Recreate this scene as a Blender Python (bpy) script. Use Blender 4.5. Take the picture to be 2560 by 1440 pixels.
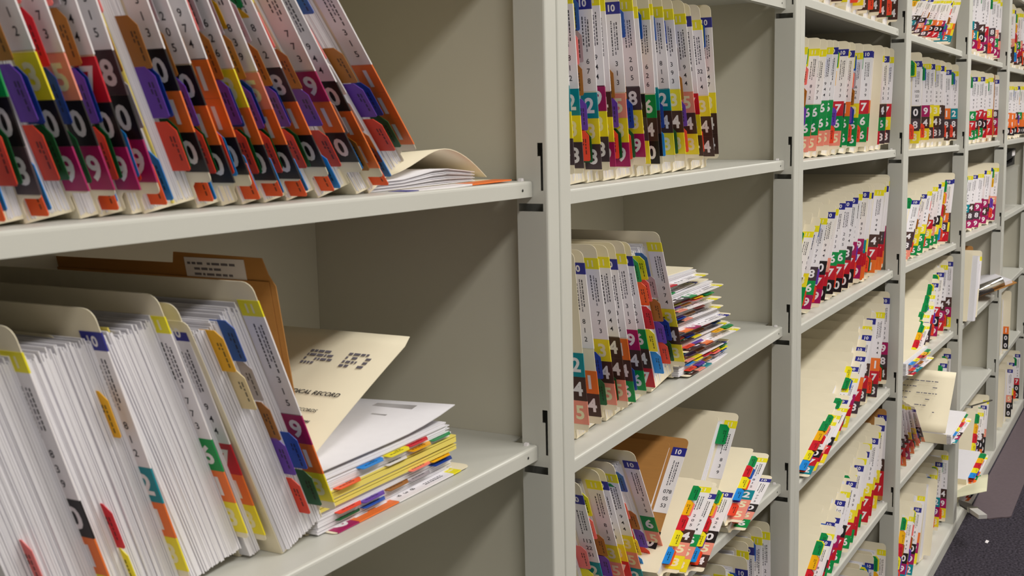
import bpy, math, random
from mathutils import Matrix, Vector

# ------------------------------------------------------------------ scene, camera, light
for o in list(bpy.data.objects):
    bpy.data.objects.remove(o, do_unlink=True)
scene = bpy.context.scene
COL = scene.collection
FLOOR = -1.28                      # floor height in the survey frame; everything is lifted by ZF
ZF = -FLOOR
W = 0.914                          # bay width (36 in)
cos, sin, rad, tan = math.cos, math.sin, math.radians, math.tan

YAW, PITCH, ROLL = 1.0555, -0.1445, -0.0227
fwd = Vector((sin(YAW) * cos(PITCH), cos(YAW) * cos(PITCH), sin(PITCH)))
rgt = Vector((cos(YAW), -sin(YAW), 0))
upv = rgt.cross(fwd)
r2 = cos(ROLL) * rgt + sin(ROLL) * upv
u2 = -sin(ROLL) * rgt + cos(ROLL) * upv
cam_d = bpy.data.cameras.new('camera')
cam = bpy.data.objects.new('camera', cam_d)
COL.objects.link(cam)
cam_d.sensor_width = 36.0
cam_d.lens = 2974.6 / 2560 * 36.0
cam_d.clip_start = 0.01
cam_d.dof.use_dof = True
cam_d.dof.focus_distance = 2.1
cam_d.dof.aperture_fstop = 20.0
m = Matrix((r2, u2, -fwd)).transposed().to_4x4()
m.translation = Vector((-1.1414, -0.5848, 0.0857 + ZF))
cam.matrix_world = m
scene.camera = cam

scene.view_settings.view_transform = 'Standard'
scene.view_settings.look = 'None'
scene.view_settings.gamma = 1.0
scene.view_settings.use_curve_mapping = False
scene.view_settings.exposure = 0.0

world = bpy.data.worlds.new('world')
scene.world = world
world.use_nodes = True
world.node_tree.nodes['Background'].inputs[0].default_value = (1.0, 0.95, 0.88, 1)
world.node_tree.nodes['Background'].inputs[1].default_value = 0.08

CEIL = 1.40
LAMPS = [(-1.5, -1.28), (0.45, -1.28), (2.4, -1.28), (4.35, -1.28)]
LAMP_W = [25.0, 23.5, 36.0, 33.0]


# ------------------------------------------------------------------ materials
def s2l(c):
    return tuple((x / 12.92 if x <= 0.04045 else ((x + 0.055) / 1.055) ** 2.4) for x in [v / 255 for v in c])


MATS = {}


def mat(name, rgb, rough=0.6, metal=0.0, spec=0.4, noise=0.0, nscale=60.0, stretch=None, bump=0.0, trans=0.0, alpha=1.0):
    if name in MATS:
        return MATS[name]
    M = bpy.data.materials.new(name)
    M.use_nodes = True
    nt = M.node_tree
    b = nt.nodes['Principled BSDF']
    col = s2l(rgb) + (1,)
    b.inputs['Base Color'].default_value = col
    b.inputs['Roughness'].default_value = rough
    b.inputs['Metallic'].default_value = metal
    b.inputs['Specular IOR Level'].default_value = spec
    if trans:
        b.inputs['Transmission Weight'].default_value = trans
    if alpha < 1:
        b.inputs['Alpha'].default_value = alpha
    if noise or bump:
        tc = nt.nodes.new('ShaderNodeTexCoord')
        mp = nt.nodes.new('ShaderNodeMapping')
        nz = nt.nodes.new('ShaderNodeTexNoise')
        nz.inputs['Scale'].default_value = nscale
        nz.inputs['Detail'].default_value = 3
        nt.links.new(tc.outputs['Object'], mp.inputs[0])
        if stretch:
            mp.inputs['Scale'].default_value = stretch
        nt.links.new(mp.outputs[0], nz.inputs['Vector'])
        if noise:
            mx = nt.nodes.new('ShaderNodeMix')
            mx.data_type = 'RGBA'
            mx.inputs[6].default_value = tuple(c * (1 - noise) for c in col[:3]) + (1,)
            mx.inputs[7].default_value = tuple(min(1, c * (1 + noise)) for c in col[:3]) + (1,)
            nt.links.new(nz.outputs['Fac'], mx.inputs[0])
            nt.links.new(mx.outputs[2], b.inputs['Base Color'])
        if bump:
            bp = nt.nodes.new('ShaderNodeBump')
            bp.inputs['Strength'].default_value = bump
            bp.inputs['Distance'].default_value = 0.002
            nt.links.new(nz.outputs['Fac'], bp.inputs['Height'])
            nt.links.new(bp.outputs[0], b.inputs['Normal'])
    MATS[name] = M
    return M


STEEL = mat('painted_steel', (203, 203, 196), rough=0.38, spec=0.5, noise=0.03, nscale=9)
PANEL = mat('painted_steel_panel', (200, 196, 181), rough=0.5, spec=0.4, noise=0.03, nscale=7)
BLACK = mat('black_plastic', (22, 20, 20), rough=0.45)
MANILA = mat('manila_card', (238, 228, 202), rough=0.7, noise=0.04, nscale=25)
KRAFT = mat('kraft_card', (178, 126, 66), rough=0.75, noise=0.08, nscale=30, stretch=(1, 1, 8))
PAPER = mat('paper', (224, 222, 228), rough=0.85, noise=0.03, nscale=260, stretch=(4, 0.3, 0.3))
WHITE = mat('label_white', (236, 232, 236), rough=0.5)
INK = mat('ink', (40, 38, 46), rough=0.6)
INKGREY = mat('ink_grey', (112, 108, 120), rough=0.6)
PALE = mat('pale_print', (240, 232, 190), rough=0.5)
NAVY = mat('label_navy', (42, 44, 140), rough=0.45)
YYEAR = mat('label_year_yellow', (238, 226, 30), rough=0.45)
YPAPER = mat('yellow_paper', (230, 212, 104), rough=0.8)
DIG = {'0': (26, 22, 26), '1': (238, 118, 44), '2': (0, 136, 150), '3': (240, 222, 38), '4': (72, 48, 42),
       '5': (240, 150, 130), '6': (0, 145, 70), '7': (196, 24, 44), '8': (70, 56, 62), '9': (164, 20, 92)}
DNAME = {'0': 'black', '1': 'orange', '2': 'teal', '3': 'yellow', '4': 'brown', '5': 'pink', '6': 'green', '7': 'red',
         '8': 'charcoal', '9': 'magenta'}
DMAT = {k: mat('label_' + DNAME[k], v, rough=0.4) for k, v in DIG.items()}
TABC = {'green': (0, 140, 72), 'gold': (240, 178, 10), 'red': (208, 24, 44), 'yellow': (240, 226, 30), 'sky': (28, 140, 226),
        'orange': (242, 92, 30), 'pink': (240, 120, 118), 'gray': (168, 162, 170), 'brown': (156, 98, 24),
        'purple': (98, 52, 170), 'vermilion': (232, 66, 36), 'darkblue': (24, 66, 160), 'darkgreen': (6, 92, 46),
        'blue': (34, 88, 186), 'cream': (236, 216, 166), 'white': (235, 232, 236)}
TMAT = {k: mat('index_' + k, v, rough=0.4) for k, v in TABC.items()}


# ------------------------------------------------------------------ mesh helpers
class MB:
    def __init__(self):
        self.v, self.f, self.mi, self.sm = [], [], [], []

    def face(self, pts, mi=0, sm=False):
        n = len(self.v)
        self.v += [tuple(p) for p in pts]
        self.f.append(tuple(range(n, n + len(pts))))
        self.mi.append(mi)
        self.sm.append(sm)

    def box(self, x0, x1, y0, y1, z0, z1, mi=0):
        n = len(self.v)
        self.v += [(x0, y0, z0), (x1, y0, z0), (x1, y1, z0), (x0, y1, z0), (x0, y0, z1), (x1, y0, z1), (x1, y1, z1), (x0, y1, z1)]
        for q in ((3, 2, 1, 0), (4, 5, 6, 7), (0, 1, 5, 4), (1, 2, 6, 5), (2, 3, 7, 6), (3, 0, 4, 7)):
            self.f.append(tuple(n + i for i in q))
            self.mi.append(mi)
            self.sm.append(False)

    def prism(self, poly, a0, a1, axis='x', mi=0, sm=False):
        """extrude a closed outline; poly holds (y,z) for axis x, (x,z) for axis y, (x,y) for axis z"""
        def P(p, a):
            return {'x': (a, p[0], p[1]), 'y': (p[0], a, p[1]), 'z': (p[0], p[1], a)}[axis]
        n = len(self.v)
        k = len(poly)
        self.v += [P(p, a0) for p in poly] + [P(p, a1) for p in poly]
        self.f.append(tuple(n + i for i in range(k))[::-1]); self.mi.append(mi); self.sm.append(False)
        self.f.append(tuple(n + k + i for i in range(k))); self.mi.append(mi); self.sm.append(False)
        for i in range(k):
            j = (i + 1) % k
            self.f.append((n + i, n + j, n + k + j, n + k + i)); self.mi.append(mi); self.sm.append(sm)

    def sheet(self, top, thick, mi=0):
        """top: grid [i][j] of points; gives a thin solid sheet by offsetting down along z normal"""
        ni, nj = len(top), len(top[0])
        n = len(self.v)
        for g in top:
            self.v += [tuple(p) for p in g]
        for i in range(ni):
            for j in range(nj):
                a = Vector(top[min(i + 1, ni - 1)][j]) - Vector(top[max(i - 1, 0)][j])
                b = Vector(top[i][min(j + 1, nj - 1)]) - Vector(top[i][max(j - 1, 0)])
                nn = a.cross(b).normalized()
                self.v.append(tuple(Vector(top[i][j]) - nn * thick))
        N = ni * nj
        ix = lambda i, j, s: n + s * N + i * nj + j
        for i in range(ni - 1):
            for j in range(nj - 1):
                for s in (0, 1):
                    q = (ix(i, j, s), ix(i + 1, j, s), ix(i + 1, j + 1, s), ix(i, j + 1, s))
                    self.f.append(q if s == 0 else q[::-1]); self.mi.append(mi); self.sm.append(True)
        rim = [(i, 0) for i in range(ni)] + [(ni - 1, j) for j in range(1, nj)] + [(i, nj - 1) for i in range(ni - 2, -1, -1)] + [(0, j) for j in range(nj - 2, 0, -1)]
        for k in range(len(rim)):
            a, b = rim[k], rim[(k + 1) % len(rim)]
            self.f.append((ix(*a, 0), ix(*a, 1), ix(*b, 1), ix(*b, 0))); self.mi.append(mi); self.sm.append(False)

    def mesh(self, name, mats):
        me = bpy.data.meshes.new(name)
        me.from_pydata(self.v, [], self.f)
        for M in mats:
            me.materials.append(M)
        me.polygons.foreach_set('material_index', self.mi)
        me.polygons.foreach_set('use_smooth', self.sm)
        me.update()
        return me


def link(name, me, parent=None, loc=(0, 0, 0)):
    o = bpy.data.objects.new(name, me)
    COL.objects.link(o)
    o.location = loc
    if parent is not None:
        o.parent = parent
    return o


def tag(o, label, cat, group=None, kind=None):
    if label:
        o['label'] = label
    if cat:
        o['category'] = cat
    if group:
        o['group'] = group
    if kind:
        o['kind'] = kind
    return o


def empty(name, loc=(0, 0, 0)):
    o = bpy.data.objects.new(name, None)
    o.empty_display_size = 0.02
    COL.objects.link(o)
    o.location = loc
    return o


# ------------------------------------------------------------------ lettering (glyph outlines as flat faces)
GLYPH = {}


def glyph(txt, bold=0.0, slant=0.0):
    key = (txt, bold, slant)
    if key in GLYPH:
        return GLYPH[key]
    cu = bpy.data.curves.new('g', 'FONT')
    cu.body = txt
    cu.size = 1.0
    cu.offset = bold
    cu.resolution_u = 3
    cu.shear = slant
    o = bpy.data.objects.new('g', cu)
    COL.objects.link(o)
    bpy.context.view_layer.update()
    dg = bpy.context.evaluated_depsgraph_get()
    me = o.evaluated_get(dg).to_mesh()
    vs = [(v.co.x, v.co.y) for v in me.vertices]
    fs = [tuple(p.vertices) for p in me.polygons]
    x0 = min(v[0] for v in vs); x1 = max(v[0] for v in vs)
    y0 = min(v[1] for v in vs); y1 = max(v[1] for v in vs)
    GLYPH[key] = (vs, fs, x0, x1, y0, y1)
    bpy.data.objects.remove(o, do_unlink=True)
    bpy.data.curves.remove(cu)
    return GLYPH[key]


def put_text(mb, txt, x, yc, zc, h, wmax=None, mi=1, bold=0.03, vertical=False, mapf=None, slant=0.0):
    """print on the -X side (read by someone looking along +X); centre (yc,zc), glyph height h"""
    vs, fs, x0, x1, y0, y1 = glyph(txt, bold, slant)
    s = h / (y1 - y0)
    sx = s
    if wmax and (x1 - x0) * s > wmax:
        sx = wmax / (x1 - x0)
    n = len(mb.v)
    for a, b in vs:
        gx = (a - (x0 + x1) / 2) * sx
        gy = (b - (y0 + y1) / 2) * s
        if mapf:
            mb.v.append(mapf(gx, gy))
        elif vertical:
            mb.v.append((x, yc + gy, zc + gx))
        else:
            mb.v.append((x, yc - gx, zc + gy))
    for q in fs:
        # glyph faces come counter-clockwise in (gx,gy): the mapping keeps the normal towards -X
        mb.f.append(tuple(n + i for i in q)); mb.mi.append(mi); mb.sm.append(False)


# ------------------------------------------------------------------ the room
def structure(name, mb, M):
    o = link(name, mb.mesh(name, [M]))
    o['kind'] = 'structure'
    return o


CARPET = bpy.data.materials.new('carpet')
CARPET.use_nodes = True
nt = CARPET.node_tree
bs = nt.nodes['Principled BSDF']
bs.inputs['Roughness'].default_value = 0.95
bs.inputs['Specular IOR Level'].default_value = 0.1
tc = nt.nodes.new('ShaderNodeTexCoord')
nz = nt.nodes.new('ShaderNodeTexNoise'); nz.inputs['Scale'].default_value = 140; nz.inputs['Detail'].default_value = 4
nt.links.new(tc.outputs['Object'], nz.inputs['Vector'])
cr = nt.nodes.new('ShaderNodeValToRGB')
cr.color_ramp.elements[0].position = 0.3; cr.color_ramp.elements[0].color = s2l((30, 28, 34)) + (1,)
cr.color_ramp.elements[1].position = 0.85; cr.color_ramp.elements[1].color = s2l((92, 86, 98)) + (1,)
nt.links.new(nz.outputs['Fac'], cr.inputs[0]); nt.links.new(cr.outputs[0], bs.inputs['Base Color'])
bp = nt.nodes.new('ShaderNodeBump'); bp.inputs['Strength'].default_value = 0.8; bp.inputs['Distance'].default_value = 0.004
nt.links.new(nz.outputs['Fac'], bp.inputs['Height']); nt.links.new(bp.outputs[0], bs.inputs['Normal'])

b = MB(); b.box(-3.2, 8.0, -2.6, 0.6, -0.05, 0.0)
structure('floor', b, CARPET)
WALL = mat('wall_paint', (226, 220, 206), rough=0.8, noise=0.02, nscale=5)
b = MB(); b.box(-3.2, 8.0, -2.6, 0.6, CEIL + ZF, CEIL + ZF + 0.05)
structure('ceiling', b, mat('ceiling_tile', (236, 232, 222), rough=0.9, noise=0.05, nscale=40))
b = MB(); b.box(-3.2, 8.0, 0.5, 0.6, 0, CEIL + ZF)
structure('wall_back', b, WALL)
b = MB(); b.box(-3.2, 8.0, -2.6, -2.5, 0, CEIL + ZF)
structure('wall_front', b, WALL)

LGLASS = bpy.data.materials.new('lamp_diffuser')
LGLASS.use_nodes = True
e = LGLASS.node_tree.nodes['Principled BSDF']
e.inputs['Emission Color'].default_value = (1.0, 0.968, 0.915, 1)
e.inputs['Emission Strength'].default_value = 4.0
LAMPNAMES = ['behind the camera', 'above the nearest two bays', 'above the third bay', 'above the far bays']
for i, (lx, ly) in enumerate(LAMPS):
    root = empty('ceiling_lamp', (lx, ly, CEIL + ZF))
    tag(root, 'fluorescent ceiling lamp over the aisle ' + LAMPNAMES[i], 'lamp', 'ceiling lamps over the aisle')
    b = MB(); b.box(-0.62, 0.62, -0.16, 0.16, -0.05, 0.0)
    link('housing', b.mesh('lamp_housing', [STEEL]), root)
    b = MB(); b.box(-0.6, 0.6, -0.14, 0.14, -0.056, -0.051)
    link('diffuser', b.mesh('lamp_diffuser', [LGLASS]), root)
    ld = bpy.data.lights.new('lamp_light', 'AREA')
    ld.shape = 'RECTANGLE'; ld.size = 1.2; ld.size_y = 0.28
    ld.energy = LAMP_W[i]
    ld.color = (1.0, 0.968, 0.915)
    lo = bpy.data.objects.new('lamp_light', ld)
    COL.objects.link(lo); lo.parent = root; lo.location = (0, 0, -0.06)

# ------------------------------------------------------------------ shelving
# shelf heights (left end, right end) in the survey frame, bay by bay; level 0 is above the picture
SHELF = {
    'A': [(0.60, 0.585), (0.300, 0.290), (0.0285, 0.0159), (-0.268, -0.273), (-0.570, -0.570), (-0.880, -0.880)],
    'B': [(0.575, 0.570), (0.275, 0.270), (0.0017, -0.0021), (-0.3133, -0.2938), (-0.5732, -0.5804), (-0.885, -0.885)],
    'C': [(0.570, 0.560), (0.284, 0.266), (-0.0076, -0.0168), (-0.3101, -0.3075), (-0.6127, -0.5994), (-0.891, -0.891)],
    'D': [(0.550, 0.540), (0.263, 0.246), (-0.021, -0.036), (-0.314, -0.338), (-0.597, -0.614), (-0.882, -0.908)],
    'E': [(0.535, 0.525), (0.246, 0.234), (-0.041, -0.050), (-0.332, -0.358), (-0.620, -0.629), (-0.905, -0.917)],
    'F': [(0.515, 0.505), (0.227, 0.220), (-0.054, -0.062), (-0.349, -0.358), (-0.633, -0.640), (-0.920, -0.925)],
}
BASE_TOP = -1.238
TOP = 0.90
BAYS = 'ABCDEF'
PH, PD, YS, LIP = 0.028, 0.037, 0.018, 0.017
DEPTH = 0.332


def shelf_z(bay, lev, x):
    i = BAYS.index(bay)
    xl, xr = (i - 1) * W + PH, i * W - PH
    if lev >= 6:
        return BASE_TOP
    a, c = SHELF[bay][lev]
    return a + (c - a) * (x - xl) / (xr - xl)


def post_mesh(zs, side):
    """hollow front post; side=+1: its slotted face looks to -X (right-hand post of a bay)"""
    mb = MB()
    z0, z1 = BASE_TOP, TOP
    holes = []
    for z in zs:
        holes += [(0.0050, 0.0112, z + 0.026, z + 0.040), (0.0050, 0.0078, z - 0.0105, z + 0.026), (0.0055, 0.035, z - 0.0325, z - 0.0242)]
    r = 0.0022
    ys = sorted({r, PD} | {h[0] for h in holes} | {h[1] for h in holes})
    zz = sorted({z0, z1} | {h[2] for h in holes} | {h[3] for h in holes})
    s = -side
    xi, xo = s * PH, s * 0.0006
    for a in range(len(ys) - 1):
        for c in range(len(zz) - 1):
            ym, zm = (ys[a] + ys[a + 1]) / 2, (zz[c] + zz[c + 1]) / 2
            if any(h[0] < ym < h[1] and h[2] < zm < h[3] for h in holes):
                continue
            q = [(xi, ys[a], zz[c]), (xi, ys[a + 1], zz[c]), (xi, ys[a + 1], zz[c + 1]), (xi, ys[a], zz[c + 1])]
            mb.face(q if side < 0 else q[::-1])
    prof = [(xi, r), (xi - s * 0.0007, 0.0007), (xi - s * r, 0.0), (xo + s * r, 0.0), (xo + s * 0.0007, 0.0007), (xo, r), (xo, PD), (xi, PD)]
    for k in range(len(prof) - 1):
        a, c = prof[k], prof[k + 1]
        mb.face([(a[0], a[1], z0), (c[0], c[1], z0), (c[0], c[1], z1), (a[0], a[1], z1)], 0, k < 5)
    mb.face([(p[0], p[1], z1) for p in prof])
    return mb.mesh('post', [STEEL])


UNITN = ['nearest', 'second', 'third', 'fourth', 'fifth', 'farthest']
for i, bay in enumerate(BAYS):
    xl, xr = (i - 1) * W, i * W
    xc = (xl + xr) / 2
    root = empty('shelving_unit', (xc, 0, ZF))
    tag(root, 'pale grey steel open shelving unit, %s bay of the row from the left' % UNITN[i], 'shelving unit', 'joined shelving units')
    h = W / 2
    link('post', post_mesh([c[0] for c in SHELF[bay]], -1), root, (-h, 0, 0))
    link('post', post_mesh([c[1] for c in SHELF[bay]], +1), root, (h, 0, 0))
    for s in (-1, 1):
        b = MB(); b.box(min(s * (h - 0.0006), s * (h - 0.0036)), max(s * (h - 0.0006), s * (h - 0.0036)), 0.0375, DEPTH, BASE_TOP, TOP)
        b.box(min(s * (h - 0.0036), s * (h - 0.006)), max(s * (h - 0.0036), s * (h - 0.006)), 0.0375, 0.047, BASE_TOP, TOP)
        link('side_panel', b.mesh('side_panel', [PANEL]), root)
    b = MB(); b.box(-h + 0.0006, h - 0.0006, DEPTH + 0.0002, DEPTH + 0.003, BASE_TOP, TOP)
    link('back_panel', b.mesh('back_panel', [PANEL]), root)
    b = MB()
    prof = [(DEPTH, BASE_TOP), (0.004, BASE_TOP), (-0.001, BASE_TOP - 0.0015), (-0.003, BASE_TOP - 0.006), (-0.003, FLOOR), (DEPTH, FLOOR)]
    b.prism(prof, -h + 0.0004, h - 0.0004)
    link('base', b.mesh('base', [STEEL]), root)
    for (za, zb) in SHELF[bay]:
        b = MB()
        x0, x1 = -h + PH + 0.0006, h - PH - 0.0006
        prof = [(DEPTH - 0.001, 0), (YS + 0.003, 0), (YS + 0.0012, -0.0006), (YS + 0.0003, -0.0018), (YS, -0.0035), (YS, -LIP), (YS + 0.012, -LIP),
                (YS + 0.012, -LIP + 0.001), (YS + 0.0012, -LIP + 0.001), (YS + 0.0012, -0.004), (YS + 0.003, -0.0013), (DEPTH - 0.001, -0.0013)]
        b.prism(prof[::-1], x0, x1)
        b.box(-h + 0.0042, x0, 0.05, DEPTH - 0.001, -0.0013, 0)
        b.box(x1, h - 0.0042, 0.05, DEPTH - 0.001, -0.0013, 0)
        b.v = [(x, y, z + za + (zb - za) * (x - x0) / (x1 - x0)) for x, y, z in b.v]
        sh = link('shelf', b.mesh('shelf', [STEEL]), root)
        for s, zz in ((-1, za), (1, zb)):
            c = MB()
            for k in range(8):
                a0, a1 = k * math.pi / 4, (k + 1) * math.pi / 4
                xx = s * (h - PH - 0.022)
                c.face([(xx, YS - 0.0004, zz - 0.009), (xx + 0.0016 * cos(a0), YS - 0.0004, zz - 0.009 + 0.0016 * sin(a0)), (xx + 0.0016 * cos(a1), YS - 0.0004, zz - 0.009 + 0.0016 * sin(a1))])
            link('screw_hole', c.mesh('screw_hole', [BLACK]), sh)
            c = MB(); c.prism([(s * (h - PH - 0.010), zz), (s * (h - PH - 0.004), zz), (s * (h - PH - 0.005), zz + 0.003), (s * (h - PH - 0.009), zz + 0.003)], 0.026, 0.030, 'y')
            link('shelf_clip', c.mesh('shelf_clip', [WHITE]), sh)

# ------------------------------------------------------------------ charts (end-tab record folders)
CH, CD, TW = 0.240, 0.300, 0.020     # height, depth, tab width
CARD = 0.0006
CACHE = {}
rnd = random.Random(7)


def arc(cx, cy, r, a0, a1, n=4):
    return [(cx + r * cos(rad(a0 + (a1 - a0) * k / n)), cy + r * sin(rad(a0 + (a1 - a0) * k / n))) for k in range(n + 1)]


def cover_mesh(tmm, M, front=True):
    key = ('cover', tmm, M.name, front)
    has_front = front
    py_lip = True
    if key not in CACHE:
        t = tmm / 1000
        mb = MB()
        back = [(CD, 0), (TW + 0.002, 0), (TW, 0.002), (TW, 0.010), (TW - 0.003, 0.0135)] + arc(0.004, 0.0175, 0.004, 270, 180) + arc(0.009, CH - 0.009, 0.009, 180, 90) + [(CD, CH)]
        mb.prism([(y, z) for y, z in back][::-1], t - CARD, t)
        front = [(CD, 0), (TW + 0.004, 0), (TW + 0.002, 0.003)] + arc(TW + 0.008, CH - 0.016, 0.006, 180, 90, 3) + [(CD, CH - 0.010)]
        if has_front:
            mb.prism([(y, z) for y, z in front][::-1], 0, CARD)
        mb.prism([(TW + 0.004, 0), (CD, 0), (CD, CARD), (TW + 0.004, CARD)], CARD, t - CARD)
        mb.prism([(TW + 0.0030, 0.0), (TW + 0.0042, 0.0), (TW + 0.0042, 0.017), (TW + 0.0034, 0.017)][::-1] if py_lip else [(TW + 0.004, 0), (TW + 0.005, 0), (TW + 0.005, 0.001)][::-1], CARD, t - CARD)
        CACHE[key] = mb.mesh('folder_cover', [M])
    return CACHE[key]


def papers_mesh(tmm, seed, py=0.023):
    key = ('papers', tmm, seed, py)
    if key not in CACHE:
        t = tmm / 1000
        R = random.Random(seed * 100 + tmm)
        mb = MB()
        n = max(2, min(60, round(t / 0.0009)))
        x = CARD + 0.0002
        w = (t - 2 * CARD - 0.0006) / n
        for k in range(n):
            y0 = py + R.random() ** 3 * 0.0022
            zt = 0.218 + R.uniform(-0.007, 0.004)
            mb.prism([(y0, 0.0015 + R.random() * 0.002), (CD - 0.01, 0.0015), (CD - 0.01, zt), (y0 + 0.0015, zt), (y0 + R.uniform(-0.0004, 0.0006), 0.11)], x, x + w * 0.97)
            x += w
        CACHE[key] = mb.mesh('papers', [PAPER])
    return CACHE[key]


def label_box(mb, z0, z1, y0=-0.0006, y1=0.0208):
    mb.box(-0.0004 - CARD, 0.0003, y0, y1, z0, z1, 0)


XF = -0.00052 - CARD                # print sits just proud of the label face


def number_mesh(d):
    key = ('num', d)
    if key not in CACHE:
        mb = MB()
        label_box(mb, 0, 0.0306)
        put_text(mb, d, XF, 0.0100, 0.0153, 0.0185, wmax=0.0125, bold=0.03)
        CACHE[key] = mb.mesh('number_label', [DMAT[d], WHITE if d not in '35' else PALE])
    return CACHE[key]


def year_mesh(kind):
    key = ('year', kind)
    if key not in CACHE:
        mb = MB()
        label_box(mb, 0.2060, 0.2205)
        put_text(mb, '10' if kind == 'n' else '11', XF, 0.0105, 0.2132, 0.0085, wmax=0.015, bold=0.03)
        CACHE[key] = mb.mesh('year_label', [NAVY, WHITE] if kind == 'n' else [YYEAR, PALE])
    return CACHE[key]


def name_mesh(kind, num=None):
    key = ('name', kind, num)
    if key not in CACHE:
        R = random.Random(kind)
        mb = MB()
        label_box(mb, 0.1110, 0.2060)
        for j, yy in enumerate((0.0055, 0.0085, 0.0125)):
            z = 0.200 - R.random() * 0.006
            stop = 0.155 + R.random() * 0.012
            while z > stop:
                l = R.uniform(0.0012, 0.0042)
                mb.face([(XF, yy - 0.0007, z), (XF, yy - 0.0007, z - l), (XF, yy + 0.0007, z - l), (XF, yy + 0.0007, z)][::-1], 1 if j != 1 else 2)
                z -= l + R.uniform(0.0005, 0.0016)
        if num is None:
            num = ['%d' % R.randrange(10) for _ in range(3)]
        for k, s in enumerate(num):
            put_text(mb, s, XF, 0.0085, 0.146 - k * 0.0115, 0.0062, wmax=0.013, bold=0.01, mi=1)
        CACHE[key] = mb.mesh('name_label', [WHITE, INK, INKGREY])
    return CACHE[key]


def tab_mesh(colr):
    key = ('tab', colr)
    if key not in CACHE:
        mb = MB()
        h = 0.0375
        mb.prism([(0.022, h), (0.022, 0), (0.0015, 0.0), (0, 0.0015), (0, h - 0.007), (0.006, h)][::-1], -0.0003, 0.0003)
        R = random.Random(sum(ord(q) for q in colr))
        for j, yy in enumerate((0.0045, 0.0075)):
            z = h - 0.011
            while z > 0.007:
                l = R.uniform(0.002, 0.005)
                mb.face([(-0.00042, yy - 0.0007, z), (-0.00042, yy - 0.0007, z - l), (-0.00042, yy + 0.0007, z - l), (-0.00042, yy + 0.0007, z)][::-1], 1)
                z -= l + 0.0012
                if j == 1 and z < 0.02:
                    break
        ink = mat('index_ink_' + colr, tuple(int(c * 0.45) for c in TABC[colr]), rough=0.5)
        CACHE[key] = mb.mesh('index_tab', [TMAT[colr], ink])
    return CACHE[key]


# index tabs: (share of the thickness, slot from the top, colour)
COL_L = [(0.18, 0, 'green'), (0.18, 1, 'gold'), (0.18, 2, 'red'), (0.18, 3, 'yellow'), (0.18, 4, 'sky')]
COL_M = [(0.45, 0, 'yellow'), (0.45, 1, 'pink'), (0.45, 2, 'gray')]
COL_R = [(0.72, 0, 'blue'), (0.72, 1, 'gray'), (0.72, 2, 'brown'), (0.72, 3, 'purple'), (0.72, 4, 'vermilion')]
COL_X = [(0.88, 3, 'darkblue'), (0.88, 4, 'darkgreen')]
TABSETS = {
    'full': COL_L + COL_M[:2] + COL_R + COL_X,
    'std': COL_M[1:2] + COL_R[1:] + COL_X,
    'left': COL_L + COL_M[:2] + COL_R[2:],
    'low': [COL_R[2], COL_R[3], COL_R[4], COL_X[1]],
    'top': [COL_L[0], COL_M[0], COL_R[0], COL_R[4]],
    'two': [COL_L[0], COL_R[4]],
    'mix': [COL_L[0], COL_L[1], COL_M[0], COL_R[3], COL_R[4]],
    'base': [(0.5, 4, 'vermilion'), (0.8, 4, 'darkgreen')],
    'none': [],
}
ORD = ['first', 'second', 'third', 'fourth', 'fifth', 'sixth', 'seventh', 'eighth', 'ninth', 'tenth', 'eleventh', 'twelfth', 'thirteenth',
       'fourteenth', 'fifteenth', 'sixteenth', 'seventeenth', 'eighteenth', 'nineteenth', 'twentieth', 'twenty-first', 'twenty-second', 'twenty-third',
       'twenty-fourth', 'twenty-fifth', 'twenty-sixth']
COUNT = {}
USED = set()


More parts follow.
